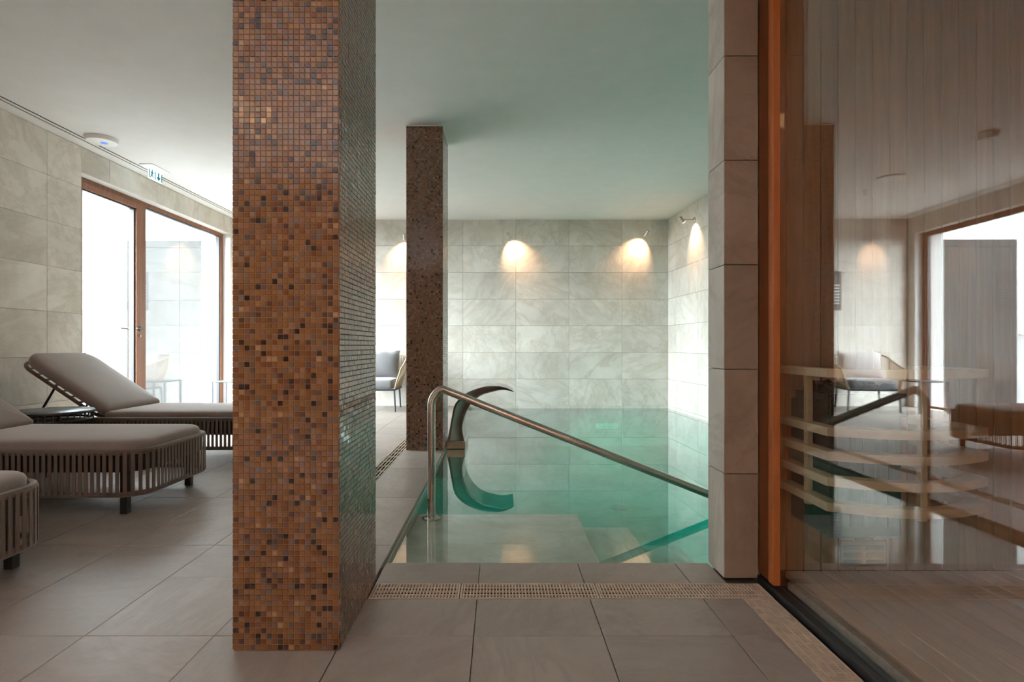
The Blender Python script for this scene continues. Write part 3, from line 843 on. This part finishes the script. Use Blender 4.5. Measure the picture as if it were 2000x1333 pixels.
# armchairs: rope shell, front towards -y
def make_chair(label, loc, rz, seat_mat, pil_mat, rope_mat):
    r = thing('armchair', label, 'armchair', loc, rz, 'rope armchairs by the far wall')
    def U(w, d0, d1, rad, n=8):
        """open U in plan: front left, round the back, front right"""
        P = [(-w, d0)]
        for k in range(n+1): a = PI - (PI/2)*k/n; P.append((-w+rad+rad*math.cos(a), d1-rad+rad*math.sin(a)))
        for k in range(n+1): a = PI/2 - (PI/2)*k/n; P.append((w-rad+rad*math.cos(a), d1-rad+rad*math.sin(a)))
        P.append((w, d0)); return P
    lo = resample(U(.31, -.30, .30, .12), 60); hi = resample(U(.385, -.27, .40, .17), 60)
    def zt(p):
        t = max(0, min(1, (p[1]+.27)/.62)); return .585 + .175*t**1.2
    low = [(p[0], p[1], .31) for p in lo]; top = [(p[0], p[1], zt(p)) for p in hi]
    full = [low[0], (low[0][0]-.03, low[0][1]-.012, .42), (top[0][0]+.004, top[0][1]-.01, .555)] + top + [(top[-1][0]-.004, top[-1][1]-.01, .555), (low[-1][0]+.03, low[-1][1]-.012, .42), low[-1]]
    bm = bm_new(); tube(bm, full, .012, 8); obj('rim', bm, rope_mat, r, smooth=True)
    bm = bm_new()
    for k in range(1, 59):
        a, b = Vector(low[k]), Vector(top[k]); m = (a+b)/2 + Vector((a.x, a.y, 0))*.06
        tube(bm, [a, m, b], .0055, 5, caps=False)
    obj('rope_shell', bm, rope_mat, r, kind='stuff')
    bm = bm_new(); tube(bm, [(-.31, -.31, .30)] + [(p[0], p[1], .30) for p in lo] + [(.31, -.31, .30)], .014, 8); tube(bm, [(-.32, -.31, .30), (.32, -.31, .30)], .014, 8)
    obj('seat_frame', bm, 'chair_metal', r, smooth=True)
    for x, y in ((-.30, -.30), (.30, -.30), (-.27, .27), (.27, .27)):
        bm = bm_new(); tube(bm, [(x, y, .30), (x*1.06, y*1.04, 0)], [.014, .011], 8); obj('leg', bm, 'chair_metal', r, smooth=True)
    bm = bm_new(); cushion(bm, -.295, .295, -.325, .25, .315, .435, .06, .012); obj('seat_cushion', bm, seat_mat, r, smooth=True)
    # back pillow leaning on the shell
    bm = bm_new()
    n = 12; g = []
    for side in (1, -1):
        gg = []
        for i in range(n+1):
            row = []
            for j in range(n+1):
                u, v = i/n*2-1, j/n*2-1
                th = .085*((1-u*u)*(1-v*v))**.55 * side
                pin = 1 - .07*(1-abs(u)**2)*abs(v)**3
                x = u*.29*(1 - .06*(1-v*v)*abs(u)**3); z = v*.205*pin + .01*math.sin(u*9)*(v > .7)
                c = Vector((x, -th, z)); c.rotate(Euler((-.22, 0, 0)))
                row.append(bm.verts.new(c + Vector((0, .19, .625))))
            gg.append(row)
        for i in range(n):
            for j in range(n): bm.faces.new((gg[i][j], gg[i+1][j], gg[i+1][j+1], gg[i][j+1]))
    bmesh.ops.remove_doubles(bm, verts=bm.verts, dist=.0015)
    obj('back_pillow', bm, pil_mat, r, smooth=True)
    return r
make_chair('grey cushioned armchair half hidden behind the mosaic columns', (-1.735, 8.03, 0), 0, 'chair_grey', 'chair_grey', 'rope')
make_chair('tan rope armchair with pale pillow beside the small square table', (-3.02, 8.02, 0), .22, 'chair_grey', 'pillow', 'rope')

# ------------------------------------------------------------------ wall spotlights
def wall_lamp(label, wall_pt, out, aim, energy):
    """wall_pt on the wall face; out = unit normal into the room; the head hangs at the end of a short arm and looks back at the wall"""
    r = thing('wall_spotlight', label, 'wall lamp', wall_pt, 0, 'spotlights on the stone walls')
    o = Vector(out); p = Vector(wall_pt); tip = p + o*.17
    bm = bm_new(); lathe(bm, [(.034, 0), (.034, .012), (.03, .016), (.01, .018)], p, 20, axis=o); obj('rosette', bm, 'lamp_metal', r, smooth=True, world=True)
    bm = bm_new(); tube(bm, [p + o*.01, tip], .009, 8); obj('arm', bm, 'lamp_metal', r, smooth=True, world=True)
    d = Vector(aim).normalized()
    bm = bm_new(); tube(bm, [tip - d*.045, tip + d*.045], .024, 16); obj('head', bm, 'lamp_metal', r, smooth=True, world=True)
    bm = bm_new(); tube(bm, [tip + d*.0452, tip + d*.047], .019, 16); obj('lens', bm, 'lamp_glow', r, smooth=True, world=True)
    lamp('spot_beam', 'SPOT', tip + d*.055, energy, (1.0, .56, .30), d, r, spot_size=math.radians(98), spot_blend=.9, shadow_soft_size=.012)
LE = 40
wall_lamp('wall spotlight shining left of the mosaic column by the pool', (-1.40, YB-.001, 2.50), (0, -1, 0), (-.12, .62, -.78), LE)
wall_lamp('wall spotlight above the waterfall spout', (.13, YB-.001, 2.52), (0, -1, 0), (.34, .60, -.74), LE)
wall_lamp('wall spotlight near the right corner of the far wall', (2.16, YB-.001, 2.55), (0, -1, 0), (-.34, .60, -.74), LE)
wall_lamp('wall spotlight above the armchair with the pale pillow', (-3.44, YB-.001, 2.48), (0, -1, 0), (.0, .62, -.78), LE)
ry = 7.5; rx = RW0.x + (RW1.x-RW0.x)*(ry-RW0.y)/(RW1.y-RW0.y)
wall_lamp('wall spotlight on the right wall over the pool', (rx-.001, ry, 2.56), (-1, 0, 0), (.62, -.05, -.78), LE)

# ------------------------------------------------------------------ ceiling fittings, exit sign, notice board
r = thing('ceiling_speaker', 'round white ceiling device near the air slot', 'ceiling device', (-3.63, 5.19, H))
bm = bm_new(); lathe(bm, [(.13, 0), (.132, -.02), (.122, -.036), (.06, -.042), (.005, -.043)], (-3.63, 5.19, H), 40); obj('housing', bm, 'white', r, smooth=True, world=True)
bm = bm_new(); lathe(bm, [(.03, 0), (.028, -.003), (.004, -.004)], (-3.61, 5.19, H-.0415), 20); obj('status_light', bm, 'led', r, smooth=True, world=True)

r = thing('exit_sign', 'lit exit sign hanging from the ceiling above the terrace door', 'sign', (-3.67, 6.06, H))
bm = bm_new(); box(bm, -3.74, -3.60, 5.90, 6.22, H-.008, H, .002); obj('ceiling_plate', bm, 'white', r, world=True)
bm = bm_new(); box(bm, -3.69, -3.65, 5.955, 6.165, H-.02, H-.008); obj('lamp_bar', bm, 'sign_lamp', r, world=True)
bm = bm_new(); box(bm, -3.674, -3.666, 5.945, 6.175, H-.135, H-.02); face = obj('sign_panel', bm, 'sign_face', r, world=True)
def sp(poly):
    """flat mark on the room side of the sign; poly in (y, z) fractions of the panel"""
    bm = bm_new(); prism(bm, [(5.945+.23*a, H-.135+.115*b) for a, b in poly], lambda a, b, d: (d, a, b), -3.666, -3.6648)
    return obj('pictogram', bm, 'sign_teal', face, world=True)
def ring(c, rad, n=10, sx=1): return [(c[0]+rad*sx*math.cos(2*PI*k/n), c[1]+rad*math.sin(2*PI*k/n)) for k in range(n)]
sp([(.0, .08), (.06, .08), (.06, .85), (.0, .85)])
sp(ring((.25, .80), .085, 12, .55))                                           # runner: head, body, limbs
sp([(.20, .72), (.29, .70), (.27, .42), (.18, .44)])
sp([(.18, .46), (.26, .42), (.35, .22), (.31, .18), (.22, .32)]); sp([(.18, .46), (.23, .40), (.14, .10), (.09, .13)])
sp([(.28, .70), (.39, .56), (.37, .50), (.26, .60)]); sp([(.20, .70), (.10, .58), (.12, .52), (.22, .62)])
sp([(.44, .08), (.50, .08), (.50, .85), (.44, .85)])
sp([(.68, .85), (.78, .85), (.78, .45), (.90, .45), (.73, .10), (.56, .45), (.68, .45)])   # arrow down
sp([(.94, .08), (1.0, .08), (1.0, .85), (.94, .85)])

nb = thing('notice_board', 'dark notice board with rows of pale print on the far wall', 'notice board', (-2.77, YB, 1.72))
bm = bm_new(); box(bm, -2.98, -2.56, YB-.014, YB-.001, 1.43, 2.01, .002); bd = obj('board', bm, 'board', nb, world=True)
for k in range(7):
    bm = bm_new(); z = 1.52+k*.045; box(bm, -2.955, -2.955+random.choice((.16, .2, .24)), YB-.0152, YB-.0138, z, z+.02); obj('print_line', bm, 'board_print', bd, world=True)

r = thing('ceiling_lamp', 'flat round ceiling lamp over the lounge', 'ceiling lamp', (-2.3, 6.42, H))
bm = bm_new(); lathe(bm, [(.13, 0), (.13, -.014), (.12, -.02), (.01, -.02)], (-2.3, 6.42, H), 32); obj('housing', bm, 'white', r, smooth=True, world=True)
r = thing('sprinkler', 'small sprinkler head under the ceiling', 'sprinkler', (-2.35, 6.95, H))
bm = bm_new(); lathe(bm, [(.03, 0), (.03, -.006), (.012, -.008), (.010, -.05), (.006, -.055)], (-2.35, 6.95, H), 14); obj('body', bm, 'lamp_metal', r, smooth=True, world=True)
bm = bm_new(); lathe(bm, [(.022, -.058), (.022, -.061)], (-2.35, 6.95, H), 14); obj('deflector', bm, 'lamp_metal', r, world=True)
r = thing('motion_sensor', 'small white sensor box on the lounge ceiling', 'sensor', (-2.26, 5.09, H))
bm = bm_new(); prism(bm, [(-.07, 0), (.07, 0), (.05, -.06), (-.05, -.06)], lambda a, b, d: (-2.26+a, d, H+b), 5.03, 5.15); obj('housing', bm, 'white', r, world=True)
bm = bm_new(); lathe(bm, [(.022, 0), (.018, -.012), (.004, -.016)], (-2.26, 5.09, H-.06), 16); obj('lens', bm, 'white', r, smooth=True, world=True)
